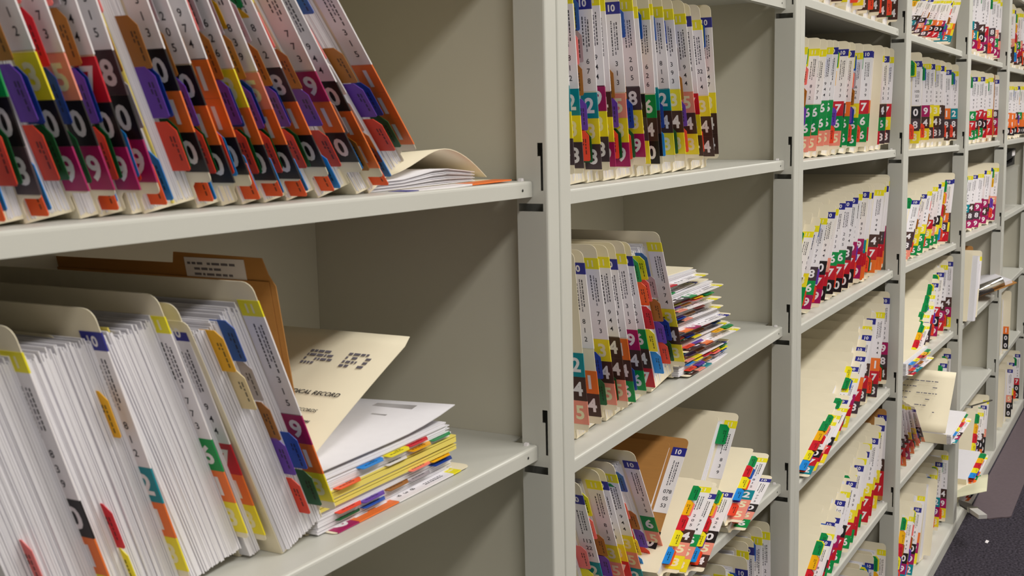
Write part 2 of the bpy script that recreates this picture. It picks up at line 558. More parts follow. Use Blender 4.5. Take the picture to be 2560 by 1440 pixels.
def chart(place, bay, lev, xb, lean, t, year='y', digits='', tabs='std', y=0.022, num=None, z=None, cover=None, label=None, paper=True,
          ysheet=False, rotz=0.0, name='record_chart', tilt=None, py=0.023, ty=0.0085, front=True, extra=()):
    """place: shelf phrase for the label; xb: where the tab card meets the shelf; lean>0: top to the right (+X)"""
    tmm = max(4, int(round(t * 1000)))
    t = tmm / 1000
    zs = (shelf_z(bay, lev, xb) if z is None else z) + 0.0006
    # the card leans by a; the folder's bottom stays closer to the shelf (tilt), the sheets slide over one another
    a = rad(lean)
    bt = rad(tilt) if tilt is not None else math.copysign(max(0.35 * abs(a), abs(a) - rad(32)), a)
    sx = 1 / cos(a - bt)
    if lean < 0:
        loc = (xb - t * sx * (cos(bt) + sin(-bt) * tan(-a)), y, zs + ZF)
    else:
        loc = (xb - t * sx * cos(bt), y, zs + t * sx * sin(bt) + ZF)
    root = empty(name, loc)
    root.rotation_euler = (0, 0, rad(rotz))
    S = Matrix(((sx * cos(bt), 0, sin(a), 0), (0, 1, 0, 0), (-sx * sin(bt), 0, cos(a), 0), (0, 0, 0, 1)))
    M = cover or MANILA
    k = COUNT.get(place, 0)
    COUNT[place] = k + 1
    if label is None:
        if digits:
            d = ', '.join('%s %s' % (DNAME[c], c) for c in digits)
            label = 'chart with %s labels, %s from left, %s' % (d, ORD[k], place)
        else:
            label = 'manila chart with no digit labels showing, %s from left, %s' % (ORD[k], place)
    assert label not in USED, label
    USED.add(label)
    tag(root, label, 'chart folder', 'charts on ' + place)
    link('folder_cover', cover_mesh(tmm, M, front), root)
    if paper and tmm >= 4:
        link('papers', papers_mesh(tmm, k % 3, py), root)
    dz = rnd.uniform(-0.004, 0.007)
    if year in 'yn':
        link('year_label', year_mesh(year), root, (t, 0, dz * 0.7))
    if year != '-' :
        link('name_label', name_mesh(k % 9, num), root, (t, -0.0001, dz * 0.7))
    for q, c in enumerate(digits[::-1]):
        link('number_label', number_mesh(c), root, (t, 0, 0.0184 + dz + 0.0308 * q))
    if ysheet:
        mb = MB(); mb.box(-0.0006, 0.0006, TW + 0.0005, CD - 0.02, 0.002, 0.222)
        link('yellow_sheet', mb.mesh('yellow_sheet', [YPAPER]), root, (t * 0.55, 0, 0))
    for (fx, slot, c) in (list(TABSETS[tabs] if isinstance(tabs, str) else tabs) + (list(extra) if t > 0.018 else [])):
        link('index_tab', tab_mesh(c), root, (CARD + 0.001 + (t - 2 * CARD - 0.003) * fx, ty + rnd.uniform(-0.002, 0.002), 0.2165 - 0.0385 * (slot + 1) + 0.001 + rnd.uniform(-0.002, 0.002)))
    for c in root.children:
        c.matrix_parent_inverse = S
    LAST[0] = root.name
    return root


LAST = [None]


def raised_cover(root, ang, length):
    """front cover of a lying chart, swung up and bowed"""
    c = rad(ang)
    mb = MB()
    g = []
    for q in range(9):
        sq = length * q / 8
        d = 0.008 * sin(math.pi * q / 8)
        x, z = sq * cos(c) + d * sin(c), 0.004 + sq * sin(c) + d * cos(c)
        g.append([(x, TW + 0.006, z), (x, 0.10, z), (x, 0.19, z), (x, 0.28, z)])
    mb.sheet(g, 0.0007)
    R = random.Random(ang)
    n = Vector((-sin(c), 0, cos(c))) * 0.0085
    for row in range(6):
        sq = length * (0.80 - 0.1 * row)
        yy = 0.17
        while yy > 0.07:
            l = R.uniform(0.004, 0.014)
            if R.random() < 0.6:
                p = [Vector((a * cos(c), b, 0.004 + a * sin(c))) + n for a, b in ((sq, yy), (sq, yy - l), (sq - 0.003, yy - l), (sq - 0.003, yy))]
                mb.face([tuple(v) for v in p], 1)
            yy -= l + 0.003
    return link('raised_cover', mb.mesh('raised_cover', [MANILA, INKGREY]), root)


def measured(place, bay, lev, rows, y=0.022, **common):
    """rows: (x where the tab meets the shelf, lean in degrees, year, digits, tabs[, options])"""
    prev = None
    for row in rows:
        xb, lean, year, dg, tabs = row[:5]
        opt = dict(row[5]) if len(row) > 5 else {}
        t = opt.pop('t', None)
        if t is None:
            t = max(0.004, min(0.075, (xb - prev) * cos(rad(lean)) - 0.0015))
        yy = opt.pop('y', y) + rnd.uniform(-0.0025, 0.0025)
        chart(place, bay, lev, xb, lean, t, year, dg, tabs, y=yy, **{**common, **opt})
        prev = xb


def fan(place, bay, lev, x0, x1, specs, leans, y=0.024, tabs=('two', 'top', 'mix', 'base'), tmax=0.05, **common):
    """charts from left to right, tabs between x0 and x1; leans: one per chart or (first, last); specs like 'y613'"""
    n = len(specs)
    R = random.Random(place)
    if len(leans) != n:
        leans = [leans[0] + (leans[-1] - leans[0]) * k / max(1, n - 1) for k in range(n)]
    x1 = min(x1, BAYS.index(bay) * W - PH - 0.004 - CH * max(0.0, sin(rad(leans[-1]))))   # tops stay clear of the post
    gaps = [max(0.0, CH * (sin(rad(leans[k])) - sin(rad(leans[k + 1])))) + 0.001 for k in range(n - 1)] + [0]
    wts = [R.uniform(0.65, 1.35) for _ in range(n)]
    for k, s in enumerate(specs):
        if isinstance(s, tuple) and 'w' in s[1]:
            wts[k] = s[1]['w']
    room = max(0.2 * (x1 - x0), x1 - x0 - sum(gaps))
    sc = room / sum(wts)
    shrink = (x1 - x0 - room) / max(1e-6, sum(gaps)) if sum(gaps) else 1
    x = x0
    for k, s in enumerate(specs):
        opt = {}
        tb = tabs[R.randrange(len(tabs))]
        if isinstance(s, tuple):
            s, opt = s[0], dict(s[1])
        opt.pop('w', None)
        step = wts[k] * sc
        a = leans[k]
        t = min(tmax, max(0.005, step * cos(rad(a)) - 0.0008))
        tb = opt.pop('tabs', tb)
        x += step
        chart(place, bay, lev, x, a, t, s[0], s[1:], tb, y=opt.pop('y', y) + R.uniform(-0.007, 0.007), **{**common, **opt})
        x += gaps[k] * shrink


# --- nearest bay, upper shelf
measured('nearest upper shelf', 'A', 2, [
    (-0.6461, -17, 'y', '608', 'std', {'t': 0.030}),
    (-0.6052, -21, 'y', '309', 'std'),
    (-0.5870, -20.5, 'y', '509', [(0.7, 3, 'darkblue'), (0.5, 2, 'red'), (0.3, 1, 'pink'), (0.5, 4, 'darkgreen')]),
    (-0.5634, -19.5, 'n', '709', 'std'),
    (-0.5509, -19.5, 'y', '809', [(0.4, 4, 'sky'), (0.6, 4, 'vermilion')]),
    (-0.4965, -22.5, 'y', '010', [(0.25, 2, 'brown'), (0.25, 3, 'gray'), (0.3, 1, 'pink'), (0.82, 2, 'brown'), (0.82, 3, 'purple'), (0.82, 4, 'vermilion'), (0.92, 3, 'darkblue'), (0.92, 4, 'darkgreen')], {'ysheet': True}),
    (-0.4706, -24.0, 'n', '010', 'std'),
    (-0.4530, -24.0, 'y', '110', [(0.4, 2, 'brown'), (0.5, 4, 'vermilion'), (0.7, 4, 'sky')]),
    (-0.4274, -26.3, 'y', '310', 'std'),
    (-0.3990, -28.3, 'y', '510', 'std'),
    (-0.3579, -32.0, 'y', '810', [(0.2, 0, 'green'), (0.2, 1, 'gold'), (0.2, 2, 'red'), (0.2, 3, 'yellow')] + COL_M[1:2] + COL_R[1:] + COL_X),
    (-0.3088, -35.2, 'n', '910', 'left'),
    (-0.2852, -37.5, 'y', '011', [(0.5, 4, 'sky'), (0.6, 3, 'gray'), (0.7, 4, 'brown')]),
    (-0.2058, -41.0, 'y', '111', [(0.15, 0, 'green'), (0.2, 1, 'gold'), (0.3, 0, 'yellow'), (0.35, 1, 'pink'), (0.35, 2, 'white'), (0.3, 3, 'gray'), (0.3, 4, 'brown'), (0.6, 0, 'blue')] + COL_R[2:] + COL_X, {'tilt': -26}),
], y=0.020, py=0.0225, ty=0.0068, extra=[(0.30, 4.45, 'sky'), (0.16, 4.55, 'orange')])

# --- nearest bay, lower shelf
measured('nearest lower shelf', 'A', 3, [
    (-0.5957, -18.1, 'y', '013', [(0.3, 3, 'pink'), (0.4, 4, 'white')], {'t': 0.060}),
    (-0.5197, -18.7, 'n', '213', [(0.30, 3, 'red'), (0.32, 4, 'yellow'), (0.85, 1, 'gold')], {'y': 0.045, 't': 0.058}),
    (-0.4380, -21.3, 'y', '613', 'none', {'ysheet': True, 'y': 0.055}),
    (-0.4215, -22.0, 'n', '713', 'none', {'y': 0.055}),
    (-0.3575, -23.7, 'y', '913', [(0.22, 0, 'gold'), (0.5, 0, 'blue'), (0.55, 1, 'gray'), (0.6, 2, 'brown'), (0.60, 3, 'purple'), (0.6, 4, 'vermilion'), (0.85, 3, 'blue'), (0.85, 4, 'darkgreen'), (0.3, 1, 'cream')], {'tilt': -17, 't': 0.053, 'py': 0.019, 'ty': 0.006}),
], y=0.028, py=0.011, ty=0.004)

# --- second bay, upper shelf (charts almost upright)
measured('second bay upper shelf', 'B', 2, [
    (0.0950, -7, 'n', '238', 'low', {'t': 0.022}),
    (0.1146, -7, 'y', '238', [(0.3, 0, 'green'), (0.6, 0, 'gold'), (0.3, 1, 'pink'), (0.8, 0, 'blue')]),
    (0.1666, -7, 'n', '238', COL_M[:2] + COL_R + [(0.9, 4, 'darkgreen')], {'num': ('6', '7', '8')}),
    (0.1874, -7.3, 'y', '938', 'none'),
    (0.2088, -8.0, 'y', '439', 'base', {'num': ('7', '2', '9')}),
    (0.2450, -8.3, 'n', '539', 'low'),
    (0.2968, -11.5, 'y', '839', [(0.2, 0, 'yellow'), (0.25, 1, 'pink'), (0.5, 2, 'brown'), (0.5, 3, 'purple'), (0.5, 4, 'vermilion'), (0.75, 0, 'blue'), (0.85, 3, 'darkblue'), (0.85, 4, 'darkgreen')]),
    (0.3160, -11.5, 'y', '083', 'none'),
    (0.3454, -9.5, 'y', '640', [(0.2, 0, 'green'), (0.25, 1, 'gold'), (0.3, 2, 'red'), (0.3, 3, 'yellow'), (0.3, 4, 'sky'), (0.6, 4, 'vermilion'), (0.75, 0, 'blue')]),
    (0.3620, -10, 'y', '240', 'none', {'num': ('2', '4', '3')}),
    (0.4028, -12.5, 'y', '243', [(0.3, 0, 'yellow'), (0.5, 2, 'brown'), (0.6, 4, 'sky'), (0.7, 0, 'blue'), (0.8, 3, 'darkblue')]),
    (0.4401, -13.5, 'y', '343', [(0.3, 4, 'vermilion'), (0.7, 0, 'darkblue'), (0.85, 4, 'darkgreen')], {'num': ('3', '9', '3')}),
    (0.4940, -15.5, 'y', '543', [(0.25, 0, 'yellow'), (0.7, 0, 'blue'), (0.7, 1, 'gray'), (0.7, 2, 'brown'), (0.7, 3, 'purple'), (0.7, 4, 'vermilion')]),
    (0.5115, -14.5, 'n', '734', 'base', {'num': ('38', '5', '1')}),
    (0.5560, -16.5, 'y', '344', [(0.6, 4, 'vermilion')], {'num': ('32', '1', '4')}),
    (0.5790, -9.2, 'n', '344', [(0.3, 0, 'yellow'), (0.3, 1, 'pink'), (0.6, 0, 'blue'), (0.6, 4, 'sky')], {'num': ('3', '4', '7'), 't': 0.016}),
], y=0.026)

# --- second bay, middle shelf
measured('second bay middle shelf', 'B', 3, [
    (0.1280, -9, '-', '245', 'none', {'t': 0.016}),
    (0.1574, -12.0, 'n', '14', 'none'),
    (0.2150, -15.0, 'y', '345', [(0.25, 0, 'yellow'), (0.25, 1, 'gray'), (0.4, 2, 'brown'), (0.4, 3, 'purple'), (0.4, 4, 'vermilion'), (0.6, 0, 'blue'), (0.8, 3, 'darkblue'), (0.8, 4, 'darkgreen')]),
    (0.2400, -15.5, 'y', '445', 'base'),
    (0.2674, -16.0, 'n', '146', [(0.6, 4, 'blue')]),
    (0.3060, -18.5, 'y', '946', [(0.5, 3, 'blue'), (0.6, 4, 'vermilion'), (0.7, 4, 'blue')]),
    (0.3394, -21.5, 'n', '647', [(0.5, 4, 'blue'), (0.4, 0, 'blue')]),
    (0.4536, -25.6, 'y', '343', [(0.20, 0, 'green'), (0.30, 1, 'orange'), (0.25, 2, 'red'), (0.25, 3, 'yellow'), (0.30, 4, 'sky'), (0.40, 0, 'yellow'), (0.45, 1, 'pink'), (0.6, 0, 'blue')] + COL_R[1:] + COL_X),
], y=0.028)

# --- second bay, lower shelf: left-leaning group
measured('second bay lower shelf', 'B', 4, [
    (0.1913, -23.9, 'n', '255', [(0.5, 2, 'pink'), (0.6, 3, 'yellow')], {'t': 0.020, 'num': ('113', '22', '51')}),
    (0.2469, -25.2, 'y', '351', 'left'),
    (0.2732, -26.0, 'n', '373', [(0.6, 0, 'blue')]),
    (0.3046, -26.5, 'y', '352', [(0.4, 0, 'blue'), (0.6, 4, 'sky')]),
    (0.3863, -31.0, 'n', '652', [(0.2, 0, 'green'), (0.25, 1, 'gold'), (0.3, 0, 'yellow'), (0.35, 1, 'pink'), (0.3, 2, 'red'), (0.35, 3, 'yellow'), (0.35, 4, 'sky'), (0.6, 0, 'blue'), (0.65, 2, 'brown'), (0.7, 3, 'purple'), (0.7, 4, 'vermilion')]),
], y=0.028)

# --- second bay, lower shelf: charts slumped to the right in front of a big open folder
PL = 'second bay lower shelf'
chart(PL, 'B', 4, 0.300, 47, 0.012, 'n', '05', 'none', y=0.034, num=('078', '05', '53'), z=-0.560, cover=KRAFT, py=0.024,
      label='chart reading 078 05 53 above black 0, slumped right over a brown folder')
chart(PL, 'B', 4, 0.312, 73, 0.016, 'y', '453', [(0.2, 0, 'green'), (0.2, 1, 'gold'), (0.2, 2, 'red'), (0.2, 3, 'yellow'), (0.2, 4, 'sky'), (0.5, 1, 'pink'), (0.5, 4, 'orange')], y=-0.010, z=-0.548, rotz=7, ty=0.0105,
      label='slumped chart with brown 4, pink 5, yellow 3 labels, below the 078 chart')
chart(PL, 'B', 4, 0.345, 75, 0.009, 'n', '653', [(0.6, 4, 'red')], y=-0.006, z=-0.560, rotz=7, py=0.03,
      label='slumped chart with green 6 and pink 5 labels between two index-tabbed charts')
chart(PL, 'B', 4, 0.400, 75, 0.022, 'n', '054', [(0.25, 0, 'green'), (0.25, 1, 'gold'), (0.25, 2, 'red'), (0.25, 3, 'yellow'), (0.25, 4, 'sky'), (0.55, 0, 'yellow'), (0.55, 1, 'pink'), (0.6, 2, 'brown'), (0.6, 3, 'purple'), (0.55, 4, 'orange'), (0.8, 4, 'vermilion')], y=-0.014, rotz=7, ty=0.0105, py=0.026,
      label='slumped chart with black 0, pink 5, brown 4 labels hanging over shelf edge')
chart(PL, 'B', 4, 0.530, 46, 0.026, 'y', '', [(0.8, 0, 'green')], y=0.034,
      label='big plain manila folder leaning right behind the slumped charts')
chart(PL, 'B', 4, 0.580, 77, 0.020, 'y', '255', [(0.2, 1, 'red'), (0.2, 2, 'yellow'), (0.2, 3, 'sky'), (0.4, 1, 'gold'), (0.45, 0, 'green'), (0.5, 2, 'orange'), (0.55, 3, 'purple'), (0.6, 4, 'vermilion'), (0.7, 1, 'blue')], y=-0.010, z=-0.560, ty=0.0105, rotz=6,
      label='slumped chart with teal 2 and two pink 5 labels, nearest the right post')
chart(PL, 'B', 4, 0.600, 84, 0.012, 'n', '056', [(0.4, 4, 'vermilion'), (0.4, 3, 'blue'), (0.6, 3, 'purple')], y=-0.008, ty=0.0105, rotz=6,
      label='slumped chart with black 0, pink 5, green 6 labels, lowest by the right post')

# --- second bay, middle shelf: a pile of charts lying flat, tabs to the front
PILE = [  # tip x, thickness, front y, year, digits
    (0.695, 0.018, 0.032, 'y', '254', 'full'), (0.672, 0.016, 0.040, 'n', '354', 'left'), (0.690, 0.012, 0.036, 'y', '184', 'mix'), (0.668, 0.016, 0.042, 'y', '344', 'full'),
    (0.646, 0.013, 0.040, 'n', '914', 'none'), (0.636, 0.016, 0.046, 'y', '504', 'std'), (0.612, 0.014, 0.046, 'y', '544', 'left'), (0.644, 0.009, 0.040, 'y', '604', 'none'),
    (0.600, 0.012, 0.048, 'n', '624', 'mix'), (0.590, 0.010, 0.050, 'y', '774', 'none')]
zz = shelf_z('B', 3, 0.58)
PN = ['bottom', 'second from bottom', 'third from bottom', 'fourth from bottom', 'fifth from bottom', 'fifth from top', 'fourth from top', 'third from top', 'second from top', 'top']
for k, (tip, t, yy, yr, dg, tb) in enumerate(PILE):
    chart('pile lying beside second bay middle charts', 'B', 3, tip - CH, 90, t, yr, dg, tb, y=yy, z=zz, rotz=rnd.uniform(-4, 4), ty=0.004, py=0.012, tilt=90,
          label='chart lying flat, %s of the pile on second bay middle shelf' % PN[k])
    zz += t + 0.0012

# --- second bay, bottom shelf
measured('second bay bottom shelf', 'B', 5, [
    (0.640, -4, 'y', '612', 'two', {'t': 0.03}),
    (0.690, -4, 'n', '112', 'top', {'y': 0.012}),
    (0.757, -4.1, 'y', '312', 'top'),
    (0.786, -5.5, 'n', '412', 'top', {'num': ('12', '4', '2')}),
    (0.826, -1, 'y', '512', 'top'),
    (0.866, -3, 'y', '812', 'two', {'num': ('2', '1', '1')}),
], y=0.030)

# --- third bay
fan('third bay top shelf', 'C', 1, 0.93, 1.80, ['y333', 'y333', 'y133', 'y334', 'y433', 'y363', 'y334', 'y144', 'n644', 'y444'], (14, 6), tabs=('base', 'two'))
fan('third bay second shelf', 'C', 2, 0.92, 1.775, ['y066', ('y665', {'tabs': 'left'}), 'y665', ('y665', {'tabs': 'top'}), 'n665', 'n765', ('y866', {'w': 0.8}), ('n166', {'tabs': 'left'}),
     ('y366', {'tabs': 'full', 'w': 1.3}), 'n766', 'n167', ('-', {'tabs': 'none', 'w': 0.5, 'y': 0.018, 'label': 'plain cream chart cover without labels, third bay second shelf'}),
     ('y467', {'tabs': 'left', 'w': 1.2}), 'n468', 'y738'], (22, 9))
fan('third bay third shelf', 'C', 3, 0.92, 1.765, ['y066', ('y366', {'tabs': [(0.5, 0, 'gold'), (0.8, 0, 'blue'), (0.4, 1, 'gray'), (0.5, 2, 'brown')]}), ('y869', {'tabs': 'top'}), ('n079', {'tabs': 'mix', 'w': 1.2}), 'y570',
     'n670', 'n670', 'n870', 'y970', 'n979', 'y271', ('n371', {'w': 0.7}), ('y471', {'w': 1.3}), 'y471', 'n871', 'y971'], [44, 40, 36, 33, 31, 28, 26, 24, 23, 23, 23, 24, 25, 22, 19, 16])
fan('third bay fourth shelf', 'C', 4, 0.97, 1.775, [('y072', {'tabs': 'left', 'y': 0.004}), ('y573', {'tabs': 'left', 'y': 0.004}), ('y073', {'tabs': 'none', 'y': 0.006}), ('n073', {'tabs': 'top', 'y': 0.008, 'w': 1.2}),
     ('y873', {'tabs': 'none', 'w': 1.6}), ('y473', {'tabs': 'top'}), ('n473', {'tabs': [(0.5, 0, 'blue'), (0.3, 0, 'yellow')]}), 'n973', 'n076', 'n178', 'y278', 'n478', 'y178', 'y978', 'n984'],
    [74, 72, 71, 69, 66, 62, 57, 52, 46, 40, 34, 28, 21, 13, 5], y=0.022, tabs=('none', 'none', 'base'))
fan('third bay fifth shelf', 'C', 5, 0.94, 1.675, [('n227', {'tabs': 'left', 'y': 0.006}), ('y227', {'tabs': 'left', 'y': 0.006}), ('n127', {'tabs': [(0.6, 0, 'blue'), (0.6, 4, 'sky')], 'y': 0.01}), ('n475', {'tabs': 'top', 'y': 0.012}), ('n975', {'tabs': 'none'}), ('n976', {'tabs': 'none'}),
     'y976', 'n076', 'y376', 'n376', 'y376', 'n377', 'y376', 'n377', 'y377', ('n373', {'tabs': 'mix'})], [62, 60, 58, 57, 56, 53, 50, 47, 44, 41, 38, 35, 32, 29, 26, 22], y=0.022, tabs=('none', 'none', 'two'))
chart('third bay fifth shelf', 'C', 5, 1.762, 7, 0.030, 'n', '477', 'none', y=0.024, cover=KRAFT,
      label='brown kraft chart with brown 4 and red 7 labels, end of third bay fifth shelf')
fan('third bay bottom shelf', 'C', 6, 1.24, 1.78, ['n512', 'n612', ('y413', {'tabs': 'left'}), 'y713', ('n813', {'tabs': 'top'}), 'y914'], (18, 6))

# --- fourth bay
fan('fourth bay top shelf', 'D', 1, 1.88, 2.66, ['n028', 'y088', 'n058', 'y618', 'y107', 'y107', 'y902', 'n292', 'y312', ('y132', {'tabs': 'left'})], (64, 52), tabs=('left', 'mix'))
fan('fourth bay second shelf', 'D', 2, 1.90, 2.68, [('n083', {'y': 0.004, 'num': ('105', '22', '41')}), 'y933', 'n483', 'n843', ('y943', {'tabs': 'top'}), 'n338', 'y348', 'n488', 'y488', 'n184', 'y588', 'y284'], (4, -1))
fan('fourth bay third shelf', 'D', 3, 1.88, 2.71, [('n485', {'tabs': 'two', 'num': ('134', '47', '65')}), 'n485', ('n336', {'tabs': 'left'}), 'y366', ('y736', {'tabs': 'left'}), ('n856', {'tabs': 'left'}), 'y036', ('n187', {'tabs': 'left'}), 'n837'], (46, 27))
fan('fourth bay fourth shelf', 'D', 4, 1.98, 2.665, [('y287', {'tabs': 'left', 'y': 0.006}), ('n388', {'tabs': 'left', 'y': 0.008}), ('y688', {'tabs': 'left'}), ('y688', {'tabs': 'top'}), 'y888', 'n788', 'n709', 'y497', 'n493'], [68, 66, 63, 58, 50, 40, 28, 16, 4])
chart('fourth bay fourth shelf', 'D', 4, 1.93, 88, 0.034, 'y', '227', 'left', y=-0.004, ty=0.003, py=0.012, tilt=88, rotz=-4,
      label='thick chart lying flat at front left of fourth bay fourth shelf')
measured('fourth bay fifth shelf', 'D', 5, [
    (2.06, -24, 'n', '471', 'std', {'t': 0.03}), (2.12, -30, 'y', '479', 'std'), (2.19, -37, 'y', '371', 'std'), (2.27, -44, 'y', '351', 'std'), (2.35, -50, 'n', '481', 'std')], y=0.024)
fan('fourth bay fifth shelf', 'D', 5, 2.46, 2.69, [('y391', {'tabs': 'top'}), ('n392', {'tabs': 'two'}), 'n092'], [50, 30, 6], y=0.026)
chart('fourth bay fifth shelf', 'D', 5, 2.42, 84, 0.030, 'y', '092', [(0.2, 0, 'green'), (0.2, 1, 'gold'), (0.3, 2, 'red'), (0.3, 3, 'yellow'), (0.3, 4, 'sky'), (0.6, 1, 'pink')], y=-0.040, ty=0.003, py=0.010, tilt=84, rotz=-3, front=False,
      label='open chart with black 0, magenta 9, teal 2 labels hanging past fourth bay edge')
raised_cover(bpy.data.objects[LAST[0]], 52, 0.20)
fan('fourth bay bottom shelf', 'D', 6, 2.02, 2.70, [('y092', {'tabs': 'left'}), ('n092', {'tabs': 'left'}), ('y193', {'tabs': 'none'}), ('-', {'tabs': 'none', 'label': 'plain cream folder with handwritten margin on fourth bay bottom shelf', 'y': 0.006}),
     ('y195', {'tabs': 'top'}), 'n293', 'y493'], [40, 38, 34, 24, 18, 12, 6], y=0.028)

# --- fifth bay
fan('fifth bay top shelf', 'E', 1, 2.84, 3.60, ['y218', 'y829', ('n839', {'tabs': 'two'}), 'n409', 'y798', 'n978', 'y899', 'y569', 'y859'], (22, 8), tabs=('two', 'none', 'top'))
fan('fifth bay second shelf', 'E', 2, 2.86, 3.60, [('y179', {'tabs': [(0.3, 1, 'red'), (0.3, 2, 'yellow'), (0.3, 3, 'sky')]}), 'n676', 'y746', 'n706', ('y477', {'tabs': [(0.5, 3, 'sky')]}), 'y707', 'y377', 'n977',
     ('-', {'cover': KRAFT, 'tabs': 'base', 'label': 'brown kraft folder with a white label on fifth bay second shelf'}), 'n897'], (8, 0), tabs=('none', 'two', 'base'))
fan('fifth bay third shelf', 'E', 3, 2.86, 3.58, [('y289', {'tabs': 'two'}), ('n489', {'tabs': 'none'}), ('y989', {'tabs': 'none'}), ('n999', {'tabs': 'left'}), ('y949', {'tabs': 'none'}), ('n589', {'tabs': 'left'}), 'y599'], (34, 22))
fan('fifth bay fourth shelf', 'E', 4, 2.86, 3.06, [('y', {'tabs': 'none', 'y': -0.012, 'label': 'thick chart of curling white pages past fifth bay fourth shelf edge'}), ('y', {'tabs': 'two', 'cover': KRAFT, 'label': 'brown folder behind the curling pages on fifth bay fourth shelf'})], (20, 14), py=0.004)
fan('fifth bay bottom shelf', 'E', 6, 3.30, 3.62, [('y041', {'tabs': 'left', 'label': 'manila folder printed with text lines leaning on fifth bay bottom shelf'}), ('n401', {'tabs': 'mix'}), 'y500'], (36, 24), y=0.02)
chart('fifth bay bottom shelf', 'E', 6, 2.94, 86, 0.030, 'y', '201', 'left', y=-0.004, ty=0.003, py=0.010, tilt=86, rotz=-6,
      label='chart lying flat with purple and red tabs on fifth bay bottom shelf')
chart('fifth bay bottom shelf', 'E', 6, 3.03, 78, 0.022, 'y', '161', 'left', y=-0.012, z=BASE_TOP + 0.034, ty=0.003, tilt=78, rotz=-4, front=False,
      label='chart resting on the flat chart of fifth bay bottom shelf, cream tab up')

# --- farthest bay
fan('farthest bay top shelf', 'F', 1, 3.78, 4.50, ['y584', 'n504', ('y674', {'tabs': 'left'}), 'y574', 'n914', 'y614'], (4, 0))
fan('farthest bay second shelf', 'F', 2, 3.78, 4.50, ['y110', 'y110', 'n410', 'y610', 'y110', 'n510'], (20, 10))
fan('farthest bay fifth shelf', 'F', 5, 3.80, 4.10, [('-100', {'tabs': 'none', 'w': 1.2}), ('-', {'tabs': 'none', 'label': 'sheaf of curling white pages on farthest bay fifth shelf'})], (4, 2), y=0.010)
fan('farthest bay bottom shelf', 'F', 6, 3.80, 4.45, [('-', {'tabs': 'none', 'label': 'plain folder with crumpled pages on farthest bay bottom shelf'}), ('n500', {'tabs': 'none'}), ('n300', {'tabs': 'none'}), 'n700'], (6, 0), y=0.006)


# ------------------------------------------------------------------ single things
def mesh_thing(name, mb, mats, label, cat, loc=(0, 0, 0), group=None):
    o = link(name, mb.mesh(name, mats), None, loc)
    return tag(o, label, cat, group)


# lying folder with a curled cover, right end of the nearest upper shelf
z0 = shelf_z('A', 2, -0.15) + 0.0006
root = empty('curled_folder', (-0.17, 0.024, z0 + ZF))
tag(root, 'manila folder lying flat with its cover curled up, right end of nearest upper shelf', 'folder')
b = MB(); b.prism([(-0.135, 0.002), (-0.132, 0.0), (0.108, 0.0), (0.110, 0.02), (0.110, 0.28), (-0.135, 0.28)], 0.0, 0.0008, 'z')
link('bottom_cover', b.mesh('bottom_cover', [MANILA]), root)
b = MB()
for k in range(10):
    g = []
    for q in range(9):
        x = -0.128 + 0.205 * q / 8
        zq = 0.0022 + k * 0.0009 + (0.0007 * k) * sin(math.pi * min(1, max(0, (x + 0.06) / 0.15))) ** 2
        g.append([(x, 0.026 + 0.002 * (k % 3), zq), (x, 0.27, zq * 0.8)])
    b.sheet(g, 0.0007)
link('papers', b.mesh('papers', [PAPER]), root)
b = MB()
g = []
for q in range(25):
    x = -0.132 + 0.240 * q / 24
    u = q / 24
    bump = math.exp(-((u - 0.66) / (0.26 if u < 0.66 else 0.24)) ** 2)
    edge = max(0.0, (u - 0.80) / 0.20)
    z = 0.0125 + 0.0235 * bump - 0.012 * edge ** 2
    g.append([(x, 0.030, z), (x, 0.10, 0.0125 + 0.80 * (z - 0.0125)), (x, 0.18, 0.0125 + 0.45 * (z - 0.0125)), (x, 0.28, 0.012)])
b.sheet(g, 0.0006)
link('top_cover', b.mesh('top_cover', [MANILA]), root)
for (xa, xb2, M, nm) in ((-0.085, -0.066, NAVY, 'year_label'), (-0.066, 0.028, WHITE, 'name_label'), (0.028, 0.062, DMAT['1'], 'number_label'), (0.062, 0.106, DMAT['1'], 'number_label')):
    b = MB(); b.box(xa, xb2, -0.0008, 0.02, -0.0002, 0.0013)
    link(nm, b.mesh(nm, [M]), root)

# kraft folder behind the charts of the nearest lower shelf, with a printed white sticker on its top tab
z0 = shelf_z('A', 3, -0.34)
a = rad(-10)
root = empty('kraft_folder', (-0.347, 0.070, z0 + 0.001 + ZF))
root.rotation_euler = (0, a, 0)
tag(root, 'brown kraft folder with a white sticker on its top tab, nearest lower shelf', 'folder')
b = MB()
b.prism([(0.27, 0), (0.004, 0), (0.0, 0.004), (0.0, 0.222), (0.006, 0.232), (0.010, 0.246), (0.110, 0.248), (0.113, 0.238), (0.27, 0.238)][::-1], 0.0012, 0.0020)
b.prism([(0.27, 0), (0.006, 0), (0.006, 0.226), (0.27, 0.228)][::-1], -0.0002, 0.0006)
link('cover', b.mesh('kraft_cover', [KRAFT]), root)
b = MB()
b.box(0.0006, 0.0010, 0.030, 0.098, 0.222, 0.244)
R = random.Random(3)
for row in range(4):
    yy = 0.095
    while yy > 0.036:
        l = R.uniform(0.002, 0.009)
        if R.random() < 0.7:
            zz = 0.240 - row * 0.0048
            b.face([(0.0005, yy, zz), (0.0005, yy - l, zz), (0.0005, yy - l, zz - 0.0022), (0.0005, yy, zz - 0.0022)], 1 if row < 3 else 2)
        yy -= l + 0.0015
link('sticker', b.mesh('sticker', [WHITE, INKGREY, INK]), root)

